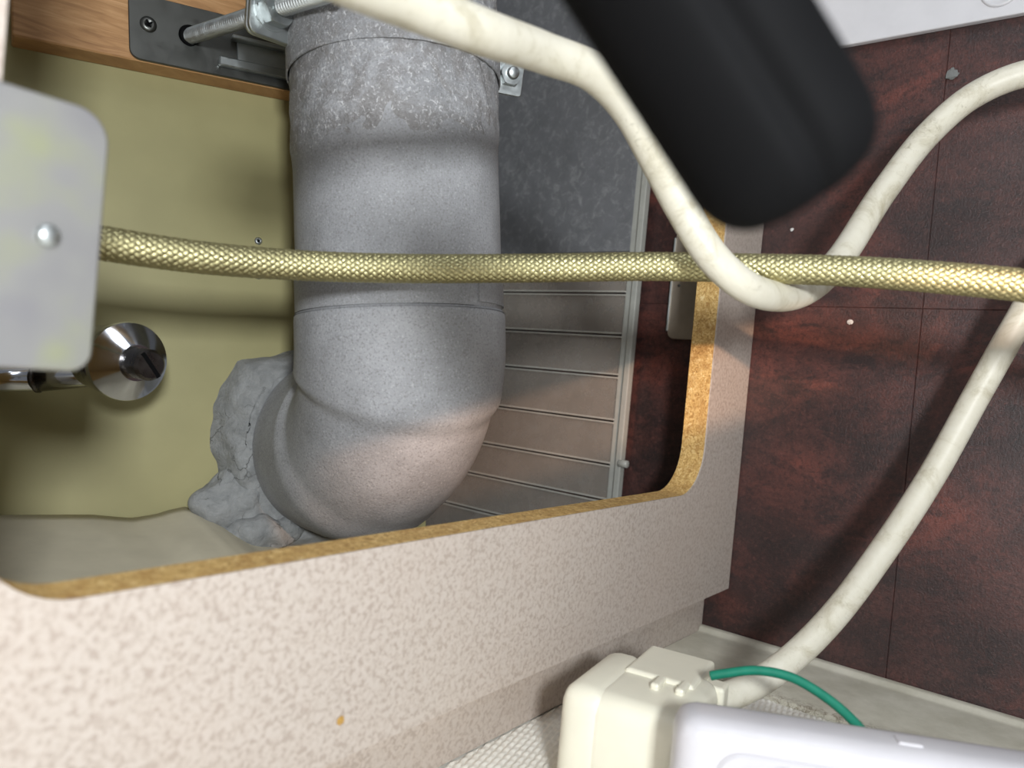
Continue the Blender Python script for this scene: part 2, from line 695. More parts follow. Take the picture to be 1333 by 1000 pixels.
# ------------------------------------------------------------------ the setting
# red wall: dark joint slab behind, 300 mm stone-look panels in front of it
wall = struct(add('wall_right', box_mesh(ORI, EX, EY, EZ, (0.0007, -0.75, -0.02), (0.03, 0.78, 0.80)), GROUT, origin=(0.01, 0, 0)))
yj = [-0.715, -0.415, -0.115, 0.185, 0.485, 0.775]
zj = [-0.015, 0.259, 0.559, 0.795]
for i in range(5):
    for j in range(3):
        jit = (rng.rand() - 0.5) * 0.0003
        V, Fc = box_mesh(ORI, EX, EY, EZ, (0.0 + abs(jit), yj[i] + 0.0001, zj[j] + 0.0001), (0.0022, yj[i + 1] - 0.0001, zj[j + 1] - 0.0001), 0.0003, 1)
        add('tile', (V, Fc), RED, wall)

# floor: embossed white vinyl, the weave is real relief
nx, ny = 240, 330
gx = np.linspace(-0.40, -0.0895, nx); gy = np.linspace(-0.15, 0.0185, ny)
X_, Y_ = np.meshgrid(gx, gy, indexing='ij')
a1 = (X_ * 0.92 + Y_ * 0.39) / 0.0062; a2 = (-X_ * 0.39 + Y_ * 0.92) / 0.0034
Zf = 0.0012 * np.abs(np.sin(a2 * math.pi + 0.9 * np.round(a1))) * (0.6 + 0.4 * np.abs(np.sin(a1 * math.pi))) + 0.0002 * rng.rand(nx, ny) - 0.0022
V = np.column_stack([X_.ravel(), Y_.ravel(), Zf.ravel()])
flo = struct(mesh_obj('floor', V, grid_faces(nx, ny, False), FLOOR, smooth=True, origin=(-0.4, -0.1, -0.002)))
struct(add('floor', box_mesh(ORI, EX, EY, EZ, (-1.3, -0.75, -0.03), (0.0, 0.78, -0.0022)), FLOOR, origin=(-0.5, 0.1, -0.03)))

# white sill along the foot of the red wall with an upturned lip
prof = [(-0.0875, -0.002), (-0.0875, 0.0006), (-0.0862, 0.0016), (-0.0095, 0.0012), (-0.0072, 0.0022), (-0.0062, 0.0042), (-0.0046, 0.0052), (-0.0010, 0.0052), (-0.0004, 0.0042), (-0.0004, -0.002)]
V = [(x, y, z) for y in (-0.72, 0.0185) for x, z in prof]
n = len(prof)
Fc = grid_faces(2, n, True) + [list(range(n))[::-1], list(range(n, 2 * n))]
struct(sharp(add('trim_1', (np.array(V), Fc), SILL, origin=(-0.0445, 0, 0)), 50))

# olive back wall in its own frame
oz0 = -0.20; ow1 = 0.075
wb = struct(add('wall_back', box_mesh(RC, W2, U2, E2, (-0.62, oz0, 0.0), (ow1, 0.50, 0.015)), OLIVE, origin=RC))
# partition that closes the gap behind the olive panel, and the far end
p0 = f2(ow1, 0, 0.015)
struct(add('wall_inner', box_mesh(np.array([p0[0] - 0.013, p0[1] + 0.004, 0]), EX, EY, EZ, (0, 0, 0), (0.012, 0.42, 0.62)), WALLP))
struct(add('wall_far', box_mesh(ORI, EX, EY, EZ, (p0[0], p0[1] + 0.36, 0), (-0.001, p0[1] + 0.38, 0.62)), WALLP))

# screws in the olive wall
def cross_head(O, out, r, h, name, mat, root):
    prof = [(0, r), (h * 0.5, r * 0.96), (h, r * 0.6), (h, r * 0.45), (h * 0.25, r * 0.18)]
    o = add(name, revolve(O, out, prof, 20), mat, root, True)
    a_ = nrm(np.cross(out, EZ)); b_ = nrm(np.cross(out, a_))
    c_ = math.cos(0.6) * a_ + math.sin(0.6) * b_; d_ = np.cross(out, c_)
    rec = join(box_mesh(O, c_, d_, nrm(out), (-r * 0.5, -r * 0.11, h * 0.5), (r * 0.5, r * 0.11, h * 1.03)),
               box_mesh(O, c_, d_, nrm(out), (-r * 0.11, -r * 0.5, h * 0.5), (r * 0.11, r * 0.5, h * 1.03)))
    add('recess', rec, RUBBER, o if root is None or root.parent is None else root)
    return o


for px, py in ((336, 314), (336, 359)):
    cross_head(onw(px, py, -0.0004), -E2, 0.0027, 0.0016, 'screw', ZINC, wb)

# ------------------------------------------------------------------ cabinet board with the cut-out
TB = 0.018
inner = rrect(-0.5090, 0.1185, -0.0705, 0.56, [0.03, 0.03, 0.028, 0.032], 10)
ip = np.array(inner)
x0, x1, z0, z1 = -0.80, -0.0012, 0.0385, 0.64
outer = []
for x, z in inner:                                   # outer ring paired with the inner ring
    if x > -0.0705 - 0.0325 and z < 0.1185 + 0.0325 and False:
        pass
    outer.append((x, z))
k = 11
outer = []
for q, (cx, cz) in enumerate(((x1, z1), (x0, z1), (x0, z0), (x1, z0))):
    for i in range(k):
        x, z = inner[q * k + i]
        f = i / (k - 1)
        if q == 0:
            outer.append((x1, z + (z1 - z) * min(1, f * 2)) if f <= 0.5 else (x1 + (x - x1) * (f - .5) * 2, z1))
        elif q == 1:
            outer.append((x + (x0 - x) * min(1, f * 2), z1) if f <= 0.5 else (x0, z1 + (z - z1) * (f - .5) * 2))
        elif q == 2:
            outer.append((x0, z + (z0 - z) * min(1, f * 2)) if f <= 0.5 else (x0 + (x - x0) * (f - .5) * 2, z0))
        else:
            outer.append((x + (x1 - x) * min(1, f * 2), z0) if f <= 0.5 else (x1, z0 + (z - z0) * (f - .5) * 2))


def frame_solid(y0, y1, gap=0.0):
    n = len(inner)
    V = [(x, y0, z) for x, z in inner] + [(x, y0, z) for x, z in outer] + [(x, y1, z) for x, z in inner] + [(x, y1, z) for x, z in outer]
    Fc = []
    for i in range(n):
        j = (i + 1) % n
        Fc += [[i, j, n + j, n + i], [2 * n + i, 3 * n + i, 3 * n + j, 2 * n + j], [i, 2 * n + i, 2 * n + j, j], [n + i, n + j, 3 * n + j, 3 * n + i]]
    return np.array(V), Fc


board = thing('cabinet_board', (-0.3, 0.009, z0), 'speckled beige laminate cabinet board with a large round-cornered cut-out and raw chipboard edge', 'board')
lab(add('chipboard_core', frame_solid(0.0009, TB), CHIP, board), 'raw ochre chipboard core showing along the cut-out')
lab(add('laminate_sheet', frame_solid(0.0, 0.00088), LAM, board), 'beige speckled laminate face')
# recessed plinth under it
pl = add('plinth_board', box_mesh(ORI, EX, EY, EZ, (-0.80, 0.0188, -0.001), (-0.0006, 0.034, 0.0372), 0.0004, 1), LAM)
tag(pl, 'narrow recessed plinth board below the speckled cabinet board, in its shadow', 'plinth')

# shelf inside the cabinet and the paper on it
sh = add('cabinet_shelf', box_mesh(ORI, EX, EY, EZ, (-0.62, 0.0345, 0.036), (-0.27, 0.20, 0.054)), CHIP)
tag(sh, 'low shelf board inside the cabinet under the paper and elbow', 'shelf')

# paper: back edge against the olive wall, sloping to the shelf
xs = np.array([-150, -60, 0, 60, 120, 170, 205, 240, 262, 300, 360, 420, 470])
ys = np.array([676, 674, 672, 672, 671, 675, 672, 662, 668, 690, 705, 712, 716])
xx = np.linspace(-150, 470, 90)
yy = np.interp(xx, xs, ys)
rows = 24
V = []
for i, (px, py) in enumerate(zip(xx, yy)):
    bk = onw(px, py, 0.0015)
    fr = np.array([bk[0] - 0.03, 0.022, 0.0585])
    for j in range(rows):
        f = j / (rows - 1)
        p = bk * (1 - f) + fr * f
        crease = 0.006 * math.exp(-((px - 215 + 60 * f) / 26) ** 2) * (1 - f) + 0.0012 * math.sin(px * 0.03 + f * 5)
        p[2] = max(0.0568, p[2] + crease * (0.2 + 0.8 * min(1, f * 4)) - 0.004 * math.sin(f * math.pi))
        V.append(p)
Fc = grid_faces(90, rows, False)
pa = mesh_obj('paper_sheet', V, Fc, PAPER, smooth=True)
sm = pa.modifiers.new('thick', 'SOLIDIFY'); sm.thickness = 0.0006; sm.offset = 1
tag(pa, 'buff paper sheet lying on the shelf left of the pipe elbow, creased at the wall', 'paper')

# ------------------------------------------------------------------ flue pipe, elbow, putty
Rp = 0.0600; Rs = 0.0618; RB = 0.0655
nz = Noise3(3, [(40, 0.0003), (130, 0.00016)])
pipe = thing('flue_pipe', f2(0, 0.08, 0, K), 'grey painted vertical flue pipe with rough wrapped band, above the elbow', 'pipe')
seg = 120
zs = np.linspace(0.060, 0.42, 90)
V, Fc = revolve(K, U2, [(z, Rp) for z in zs], seg)
V = np.array(V)
rad = V - K - np.outer((V - K) @ U2, U2)
V = V + rad / np.linalg.norm(rad, axis=1)[:, None] * nz(V)[:, None]
add('pipe_body', (V, Fc), PIPE, pipe, True)

# rough wrap around the upper part: its thickness and lower edge are uneven
nr = Noise3(11, [(60, 0.0003), (260, 0.00042), (700, 0.00035)])
zlow = 0.172
rows = 110; seg2 = 260
nn = nrm(np.cross(U2, [0.3, 0.2, 0.93])); bb = np.cross(U2, nn)
aa = np.linspace(0, 2 * math.pi, seg2, endpoint=False)
ragged = Noise3(5, [(3, 0.006), (9, 0.003), (26, 0.0016)])
low = zlow + ragged(np.column_stack([np.cos(aa) * 1, np.sin(aa) * 1, aa * 0])) * 1.0
V = []
for i in range(rows):
    f = i / (rows - 1)
    z = low * (1 - f) + 0.34 * f
    p = K + np.outer(z, U2) + Rp * (np.cos(aa)[:, None] * nn + np.sin(aa)[:, None] * bb)
    th = 0.0011 * min(1, i / 12.0) - 0.0002 + (nr(p) * min(1, i / 10.0))
    p = p + np.maximum(th, -0.0008)[:, None] * (np.cos(aa)[:, None] * nn + np.sin(aa)[:, None] * bb)
    V.append(p)
lab(mesh_obj('pipe_wrap', np.vstack(V), grid_faces(rows, seg2, True), TAPE, pipe, True), 'rough grainy wrap with whitish flecks')
fixn(bpy.data.objects['pipe_wrap'])


def pipe_ang(px, py, r):                 # angle of the pixel's ray on a cylinder round the pipe
    q = dirw(px, py); o_ = CAM - K
    q2 = q - U2 * q.dot(U2); o2 = o_ - U2 * o_.dot(U2)
    A = q2.dot(q2); B_ = 2 * q2.dot(o2); C_ = o2.dot(o2) - r * r
    dsc = B_ * B_ - 4 * A * C_
    t = (-B_ - math.sqrt(max(0, dsc))) / (2 * A)
    p = CAM + q * t - K
    return math.atan2(p.dot(bb), p.dot(nn)), p.dot(U2)


# sleeve patch with a slit at the lower right of the pipe
def patch(a0, a1, z0_, z1_, r0, r1, n=24):
    V = []
    for a in np.linspace(a0, a1, n):
        dr = math.cos(a) * nn + math.sin(a) * bb
        for z, r in ((z0_, r0), (z0_, r1), (z1_, r1), (z1_, r0)):
            V.append(K + U2 * z + dr * r)
    Fc = grid_faces(n, 4, True) + [[0, 1, 2, 3], [(n - 1) * 4 + i for i in (3, 2, 1, 0)]]
    return np.array(V), Fc


aL, zL = pipe_ang(400, 385, Rp); aM, _ = pipe_ang(617, 385, Rp); aM2, _ = pipe_ang(622, 385, Rp); aR, _ = pipe_ang(640, 385, Rp)
if aM < aL:
    aM += 2 * math.pi; aM2 += 2 * math.pi; aR += 2 * math.pi
add('sleeve', patch(aL - 1.2, aM, 0.0825, 0.104, Rp - 0.001, Rp + 0.0009, 60), PIPE, pipe)
add('sleeve', patch(aM2 + 0.004, aR + 1.2, 0.0848, 0.1045, Rp - 0.001, Rp + 0.0011, 40), PIPE, pipe)

elbow = thing('pipe_elbow', K - U2 * 0.06, 'grey cast pipe elbow with socket turning into the olive wall', 'pipe elbow')
# sweep: down the socket, round the bend, out along the branch
cen = []; rr = []
L_s = [0.0815, 0.0805, 0.078, 0.074, 0.0700]
TH = 0.40
for z in L_s:
    cen.append((z, 0, 0)); rr.append({0.0815: Rs - 0.0013, 0.0805: Rs - 0.0003}.get(z, Rs))
tt = np.linspace(0, math.pi / 2, 70)
for t in tt:
    cen.append((RB - RB * math.sin(t), RB - RB * math.cos(t), t))
    def step(x):
        x = min(1, max(0, x)); return x * x * (3 - 2 * x)
    s1 = step((t - 0.36) / 0.11); s2 = step((1.36 - t) / 0.26)
    rr.append(Rs - (Rs - 0.0582) * min(s1, s2) if True else 0)
for e in np.linspace(0.004, LB - RB + 0.004, 20):
    cen.append((0, RB + e, math.pi / 2)); rr.append(Rs)
seg = 128
a = np.linspace(0, 2 * math.pi, seg, endpoint=False)
V = []
for (u_, e_, t), r in zip(cen, rr):
    c0 = K + U2 * u_ + E2 * e_
    v1 = W2; v2 = nrm(U2 * math.sin(t) + E2 * math.cos(t))
    # keep the inner side of the tight bend from folding over itself
    V.append(c0 + r * (np.cos(a)[:, None] * v1 + np.sin(a)[:, None] * v2))
V = np.vstack(V)
V = V + (nz(V) * 1.0)[:, None] * 0.7 * E2
Fc = grid_faces(len(cen), seg, True)
add('elbow_body', (V, Fc), ELBOW, elbow, True)
# inner lip of the socket mouth
add('socket_lip', revolve(K, U2, [(0.0816, Rp + 0.0002), (0.0822, Rp + 0.0006), (0.0822, Rs - 0.0012), (0.0812, Rs - 0.0004)], 96, False), ELBOW, elbow, True)

# sealing putty: rough collar round the branch, and the lump below it
putty = thing('sealing_putty', RC - U2 * 0.07, 'lumpy grey sealing putty packed around the elbow where it enters the olive wall', 'putty')
outl = [(388, 452), (350, 462), (312, 472), (297, 492), (284, 515), (275, 545), (272, 572), (280, 602), (290, 640), (305, 680), (330, 705), (380, 712), (430, 716), (520, 700), (570, 640), (575, 560), (560, 480), (500, 440), (440, 440)]
ang = []; rad_ = []
for px, py in outl:
    p = onw(px, py, 0.0) - RC
    ang.append(math.atan2(p.dot(U2), p.dot(W2))); rad_.append(math.hypot(p.dot(U2), p.dot(W2)))
od = np.argsort(ang); ang = np.array(ang)[od]; rad_ = np.array(rad_)[od]
ang = np.concatenate([ang - 2 * math.pi, ang, ang + 2 * math.pi]); rad_ = np.tile(rad_, 3)
seg = 220; rows = 26
aa = np.linspace(-math.pi, math.pi, seg, endpoint=False)
ro = np.maximum(np.interp(aa, ang, rad_), Rs + 0.006)
npu = Noise3(21, [(60, 0.0012), (170, 0.0012), (420, 0.0006)])
V = []
for i in range(rows):
    f = i / (rows - 1)
    r = (Rs - 0.0015) * (1 - f) + ro * f
    h = (0.017 * (1 - f) ** 0.8 + 0.0045 * math.sin(f * math.pi)) + 0.0035 * (1 - f ** 6)
    if f == 1:
        h = 0.0
    p = RC + (np.cos(aa) * r)[:, None] * W2 + (np.sin(aa) * r)[:, None] * U2 - E2 * h
    k_ = math.sin(math.pi * min(1, f * 1.02)) if f < 1 else 0
    p = p - E2 * (np.abs(npu(p)) * 1.6 * k_)[:, None] + (np.cos(aa)[:, None] * W2 + np.sin(aa)[:, None] * U2) * (npu(p + 0.3) * (0.9 if f > 0.3 else 0.2))[:, None]
    V.append(p)
add('putty_collar', (np.vstack(V), grid_faces(rows, seg, True)), MORTAR, putty, True)


def blob(c, rx, ru, re, nseed, amp, name):
    N = Noise3(nseed, [(60, amp), (160, amp * 0.9), (420, amp * 0.4)])
    V = []; n, m = 48, 64
    for i in range(n):
        th = math.pi * i / (n - 1)
        for j in range(m):
            ph = 2 * math.pi * j / m
            q = W2 * (math.sin(th) * math.cos(ph) * rx) + U2 * (math.cos(th) * ru) + E2 * (math.sin(th) * math.sin(ph) * re)
            V.append(c + q)
    V = np.array(V)
    d_ = V - c
    V = V + d_ / np.maximum(1e-6, np.linalg.norm(d_, axis=1))[:, None] * (N(V))[:, None]
    return add(name, (V, grid_faces(n, m, True)), MORTAR, putty, True)


blob(onw(298, 657, 0.008), 0.0225, 0.0265, 0.015, 31, 0.0040, 'putty_lump')
blob(onw(345, 694, 0.016), 0.027, 0.012, 0.014, 37, 0.0034, 'putty_lump')

# ------------------------------------------------------------------ wooden rail on the olive wall
def wr(px, py, off):
    p = onw(px, py, off) - RC
    return p.dot(W2), p.dot(U2)


RD = 0.018                                # rail depth in front of the wall
wl = wr(16, 40, RD)[0]
ulo = np.mean([wr(200, 83, RD)[1], wr(340, 109, RD)[1], wr(60, 58, RD)[1]])
rail = add('wooden_rail', box_mesh(RC, W2, U2, E2, (wl, ulo, -RD), (0.10, ulo + 0.055, -0.0002), 0.0008, 1), WOOD)
tag(rail, 'reddish brown wooden rail screwed across the top of the olive wall', 'rail')

# steel mounting plate on the rail: plate, cross-head screw, raised channel
mb = thing('mounting_plate', f2(0, ulo + 0.02, -RD), 'dark grey steel mounting plate on the wooden rail with a cross-head screw', 'plate')
PT = 0.0022
pw0 = wr(168, 40, RD + PT)[0]
pu0 = np.mean([wr(240, 90, RD + PT)[1], wr(340, 108, RD + PT)[1]])
pu1 = wr(275, 8, RD + PT)[1]
poly = rrect(pw0, pu0, 0.05, pu1 + 0.0, [0.001, 0.007, 0.007, 0.001], 6)
poly = rrect(pw0, pu0, 0.05, pu0 + 0.040, [0.001, 0.006, 0.006, 0.001], 6)
add('plate', prism(poly, RC - E2 * (RD + PT), W2, U2, E2, PT, 0.0004), DSTEEL, mb)
cross_head(onw(193, 32, RD + PT - 0.0002), -E2, 0.0049, 0.0018, 'screw', DSTEEL, mb)
c0 = wr(300, 62, RD + PT)
# raised channel lips to the right of the rod
add('channel', join(box_mesh(RC - E2 * (RD + PT), W2, U2, E2, (c0[0], pu0 + 0.0235, -0.006), (0.06, pu0 + 0.0262, 0), 0.0006, 1),
                    box_mesh(RC - E2 * (RD + PT), W2, U2, E2, (c0[0] - 0.008, pu0 + 0.0055, -0.004), (0.06, pu0 + 0.0115, 0), 0.0008, 1),
                    box_mesh(RC - E2 * (RD + PT), W2, U2, E2, (c0[0] + 0.004, pu0 + 0.0115, -0.0015), (0.06, pu0 + 0.0235, 0), 0.0004, 1)), ZINC, mb)

# ------------------------------------------------------------------ pipe clamp with threaded rod, ears, nuts
clamp = thing('pipe_clamp', f2(0, 0.24, 0, K), 'zinc-plated clamp band around the grey flue pipe with threaded rod and nuts', 'clamp')
zb0 = pipe_ang(520, 49, Rp + 0.0022)[1]; zb1 = zb0 + 0.032
bandr = Rp + 0.0016
add('band', revolve(K, U2, [(zb0, bandr), (zb0, bandr + 0.0009), (zb1, bandr + 0.0009), (zb1, bandr), (zb0, bandr)], 120, False), mat_pipe('grey_painted_band', 0.95, 0.45, 900), clamp, True)
sharp(bpy.data.objects['band'])


def thread_rod(p, q, r, pitch, h, seg=24, per=6):
    p = np.asarray(p); q = np.asarray(q); d_ = nrm(q - p); L = np.linalg.norm(q - p)
    n = int(L / pitch * per)
    prof = [(L * i / n, r) for i in range(n + 1)]
    return revolve(p, d_, prof, seg, True, lambda s, a: -h * np.abs(((s / pitch - a / (2 * math.pi)) % 1.0) - 0.5) * 2)


def hex_nut(c, d_, r, h, ref, bore):
    d_ = nrm(d_); x = nrm(np.cross(d_, ref)); y = np.cross(d_, x)
    V = []; m = 48
    lev = [(0, 0.92), (h * 0.12, 1.0), (h * 0.88, 1.0), (h, 0.92)]
    for z, k in lev:
        for i in range(m):
            a = 2 * math.pi * i / m
            rad = r * math.cos(math.pi / 6) / math.cos((a % (math.pi / 3)) - math.pi / 6)
            if k < 1:
                rad = min(rad, r * 0.93)
            V.append(c + d_ * z + (x * math.cos(a) + y * math.sin(a)) * rad)
    for z in (h, 0):
        for i in range(m):
            a = 2 * math.pi * i / m
            V.append(c + d_ * z + (x * math.cos(a) + y * math.sin(a)) * bore)
    return np.array(V), grid_faces(6, m, True)


ra = onw(247, 47, RD + PT)
rb = at(440, -14, 0.372)
rd = nrm(rb - ra)
RODR = 0.0050
add('threaded_rod', thread_rod(ra, rb, RODR, 0.0024, 0.0013), ZINC, clamp, False)
L_r = np.linalg.norm(rb - ra)


def rod_at(px):                          # rod parameter whose picture position has this x
    best = min(np.linspace(0, L_r, 400), key=lambda s: abs(666.5 + F * (np.linalg.inv(M) @ (ra + rd * s - CAM))[0] / (np.linalg.inv(M) @ (ra + rd * s - CAM))[2] - px))
    return best


# ears: two plates square to the rod, their inner ends bent onto the band
ue = nrm(U2 - rd * U2.dot(rd)); we = np.cross(ue, rd)
if we.dot(W2) < 0:
    we = -we
s_e = rod_at(352)
for k_, (ds, nm, x1_) in enumerate(((0.0, 'ear', 0.034), (-0.0034, 'ear', 0.024))):
    poly = rrect(-0.0130, -0.0150, x1_, 0.022, [0.001, 0.005, 0.005, 0.001], 5)
    add(nm, prism(poly, ra + rd * (s_e + ds), we, ue, rd, 0.0024, 0.0005), ZINC, clamp)
add('nut', hex_nut(ra + rd * (s_e + 0.0034), rd, 0.0098, 0.0080, ue, RODR - 0.0004), ZINC, clamp)
add('washer', revolve(ra + rd * (s_e + 0.0024), rd, [(0, 0.005), (0, 0.0112), (0.001, 0.0112), (0.001, 0.005)], 40, False), ZINC, clamp)
add('collar', revolve(ra, rd, [(-0.001, 0.0066), (0.0012, 0.0064), (0.0016, 0.0056)], 32), RUBBER, clamp, True)
# small bolt and ears on the far right side of the band
bp = at(664, 96, 0.462)
bdir = nrm(at(650, 85, 0.455) - at(685, 105, 0.445))
bdir = nrm(M @ np.array([0.35, 0.25, -0.9]))
wx = nrm(W2 - bdir * W2.dot(bdir)); ux = np.cross(bdir, wx)
if ux.dot(U2) < 0:
    ux = -ux
add('ear', prism(rrect(-0.018, -0.012, 0.0095, 0.010, [0.002, 0.001, 0.001, 0.002], 4), bp - bdir * 0.004, wx, ux, bdir, 0.0022, 0.0004), ZINC, clamp)
add('nut', hex_nut(bp - bdir * 0.0018, bdir, 0.0072, 0.0058, ux, 0.003), ZINC, clamp)
add('bolt', revolve(bp - bdir * 0.006, bdir, [(0, 0.0036), (0.0125, 0.0036), (0.0132, 0.0028)], 20), ZINC, clamp, True)

# ------------------------------------------------------------------ braided hose
hp = [at(*q) for q in ((-60, 282, 0.285), (60, 304, 0.295), (135, 317, 0.305), (250, 334, 0.325), (380, 345, 0.350), (520, 349.5, 0.366), (700, 349, 0.374), (850, 347, 0.373), (960, 349, 0.366), (1100, 353, 0.350), (1230, 362, 0.335), (1333, 372, 0.322), (1460, 392, 0.305), (1700, 432, 0.278), (2000, 470, 0.25))]
HR = 0.0069
HP, HL = spline(hp, 1200)
hose = thing('braided_hose', HP[520] - np.array([0, 0, HR]), 'pale brass braided flexible hose stretching across the cut-out from the aluminium bracket', 'hose')
add('hose_core', tube_mesh(HP[::3], HR - 0.0007, 24), CORE, hose, True)
NS = 14; PITCH = 0.058
Tt, Nn, Bb = frames(HP)
sH = np.linspace(0, HL, len(HP))
nsamp = int(HL / PITCH * NS * 2 * 4)
sv = np.linspace(0, HL, nsamp)


def itp(A):
    return np.column_stack([np.interp(sv, sH, A[:, i]) for i in range(3)])


Pc, Nc, Bc = itp(HP), itp(Nn), itp(Bb)
Tc = itp(Tt)
Nc /= np.linalg.norm(Nc, axis=1)[:, None]; Bc = np.cross(Tc, Nc)
Vs = []; Fs = []; base = 0; HWID = 0.00108
q0 = np.arange(nsamp - 1)
for sgn in (1, -1):
    for k_ in range(NS):
        th = sgn * 2 * math.pi * sv / PITCH + 2 * math.pi * k_ / NS
        # plain weave: every crossing swaps which family lies on top
        lift = sgn * 0.00024 * np.cos(math.pi * sv / PITCH * 2 * NS)
        lay = math.atan(2 * math.pi * HR / PITCH)
        rows_ = []
        for off, dr in ((-1, -0.00022), (-0.6, -0.00002), (0, 0.00006), (0.6, -0.00002), (1, -0.00022)):
            tho = th + off * HWID * math.cos(lay) / HR
            r = HR + lift + dr
            rows_.append(Pc - Tc * (sgn * off * HWID * math.sin(lay)) + r[:, None] * (np.cos(tho)[:, None] * Nc + np.sin(tho)[:, None] * Bc))
        A = np.stack(rows_, 1).reshape(-1, 3)
        Vs.append(A)
        for j in range(4):
            Fs.append(np.column_stack([base + q0 * 5 + j, base + q0 * 5 + j + 1, base + (q0 + 1) * 5 + j + 1, base + (q0 + 1) * 5 + j]))
        base += len(A)
VV = np.vstack(Vs) - ROOTS['braided_hose']; FF = np.vstack(Fs)
me = bpy.data.meshes.new('braid')
me.vertices.add(len(VV)); me.vertices.foreach_set('co', VV.ravel())
me.loops.add(FF.size); me.loops.foreach_set('vertex_index', FF.ravel().astype(np.int32))
me.polygons.add(len(FF)); me.polygons.foreach_set('loop_start', np.arange(0, FF.size, 4, dtype=np.int32)); me.polygons.foreach_set('use_smooth', [True] * len(FF))
me.update(calc_edges=True); me.validate()
me.materials.append(BRASS)
bo = bpy.data.objects.new('braid', me); COL.objects.link(bo); bo.parent = hose
bo['kind'] = 'stuff'; bo['label'] = 'woven pale brass wire braid'

# ------------------------------------------------------------------ white power cord
CR = 0.0074
cp = [at(*q) for q in ((330, -95, 0.185), (430, -40, 0.20), (530, 3, 0.225), (620, 39, 0.25), (708, 69, 0.285), (774, 96, 0.305), (818, 142, 0.32), (852, 203, 0.33), (888, 272, 0.338), (928, 335, 0.340), (968, 371, 0.346), (1014, 386, 0.366), (1056, 374, 0.392), (1094, 336, 0.412), (1150, 250, 0.432), (1210, 173, 0.44), (1268, 124, 0.435), (1335, 96, 0.425), (1420, 90, 0.415), (1490, 140, 0.41), (1490, 220, 0.41), (1420, 300, 0.415), (1362, 360, 0.425), (1322, 425, 0.432), (1270, 517, 0.44), (1214, 618, 0.44), (1150, 716, 0.432), (1082, 806, 0.42), (1020, 866, 0.41), (965, 900, 0.40), (915, 915, 0.39))]
CP, CL = spline(cp, 520)
cord = add('power_cord', tube_mesh(CP, CR, 32), CORD, None, True)
tag(cord, 'thick off-white power cord looping over the braided hose and down to the ivory plug', 'cord')

# ------------------------------------------------------------------ chrome valve at the left
vo = at(168, 471, 0.405)
vax = nrm(M @ np.array([0.80, 0.10, -0.60]))
valve = thing('chrome_valve', vo - np.array([0, 0, 0.022]), 'chrome shut-off valve with conical bonnet and slotted dark stem at the end of its pipe', 'valve')
prof = [(-0.034, 0.010), (-0.033, 0.0165), (-0.030, 0.018), (-0.016, 0.018), (-0.0145, 0.0195), (-0.004, 0.0211), (-0.0012, 0.0213), (0.0, 0.0209), (0.0085, 0.0104), (0.0090, 0.0096), (0.0088, 0.006)]
sharp(add('bonnet', revolve(vo, vax, prof, 72), CHROME, valve, True), 25)
prof = [(0.005, 0.0082), (0.0215, 0.0082), (0.0225, 0.0074), (0.0232, 0.0068)]
st = sharp(add('stem', revolve(vo, vax, prof, 40), DCHROME, valve, True), 30)
sx = nrm(M @ np.array([0.55, 0.75, 0.25])); sx = nrm(sx - vax * sx.dot(vax)); sy = np.cross(vax, sx)
lab(add('slot', box_mesh(vo, sx, sy, vax, (-0.0076, -0.0011, 0.0205), (0.0076, 0.0011, 0.02335)), RUBBER, st), 'dark screwdriver slot')
t0 = at(112, 486, 0.428); t1 = at(52, 492, 0.424); t2 = at(-90, 497, 0.418)
add('inlet_pipe', tube_mesh(np.array([t0 + (t0 - t1) * 0.25, t0, t1]), 0.0078, 32), CHROME, valve, True)
add('inlet_pipe', tube_mesh(np.array([t1 * 0.985 + t2 * 0.015, t1 * 0.5 + t2 * 0.5, t2]), 0.0072, 32), CHROME, valve, True)
add('ring', tube_mesh(np.array([t1 * 0.99 + t2 * 0.01, t1 * 0.97 + t2 * 0.03]), 0.0084, 32), DCHROME, valve, True)

# ------------------------------------------------------------------ aluminium bracket on the left of the board
br = thing('aluminium_bracket', (-0.53, -0.0015, 0.18), 'pale satin aluminium plate with rounded corners and one screw at the left of the cut-out', 'bracket')
poly = rrect(-0.60, 0.1812, -0.4845, 0.2500, [0.0085, 0.001, 0.001, 0.0055], 10)
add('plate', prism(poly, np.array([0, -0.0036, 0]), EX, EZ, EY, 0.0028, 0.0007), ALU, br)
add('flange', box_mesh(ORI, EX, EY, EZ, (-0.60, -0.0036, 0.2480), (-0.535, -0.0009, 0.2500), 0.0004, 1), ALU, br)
so = on(62, 307, 1, -0.0036)
prof = [(0, 0.0030), (0.0006, 0.0030), (0.0014, 0.0022), (0.0018, 0.001)]
scr = add('screw', revolve(so, -EY, prof, 24), ZINC, br, True)

# ------------------------------------------------------------------ black rubber bar near the lens
nax = nrm([0.536, 0.844])


def bar_pt(s, t):
    x = s * 0.536 + 751 * 0.844; y = s * 0.844 - 751 * 0.536
    return at(x, y, t)


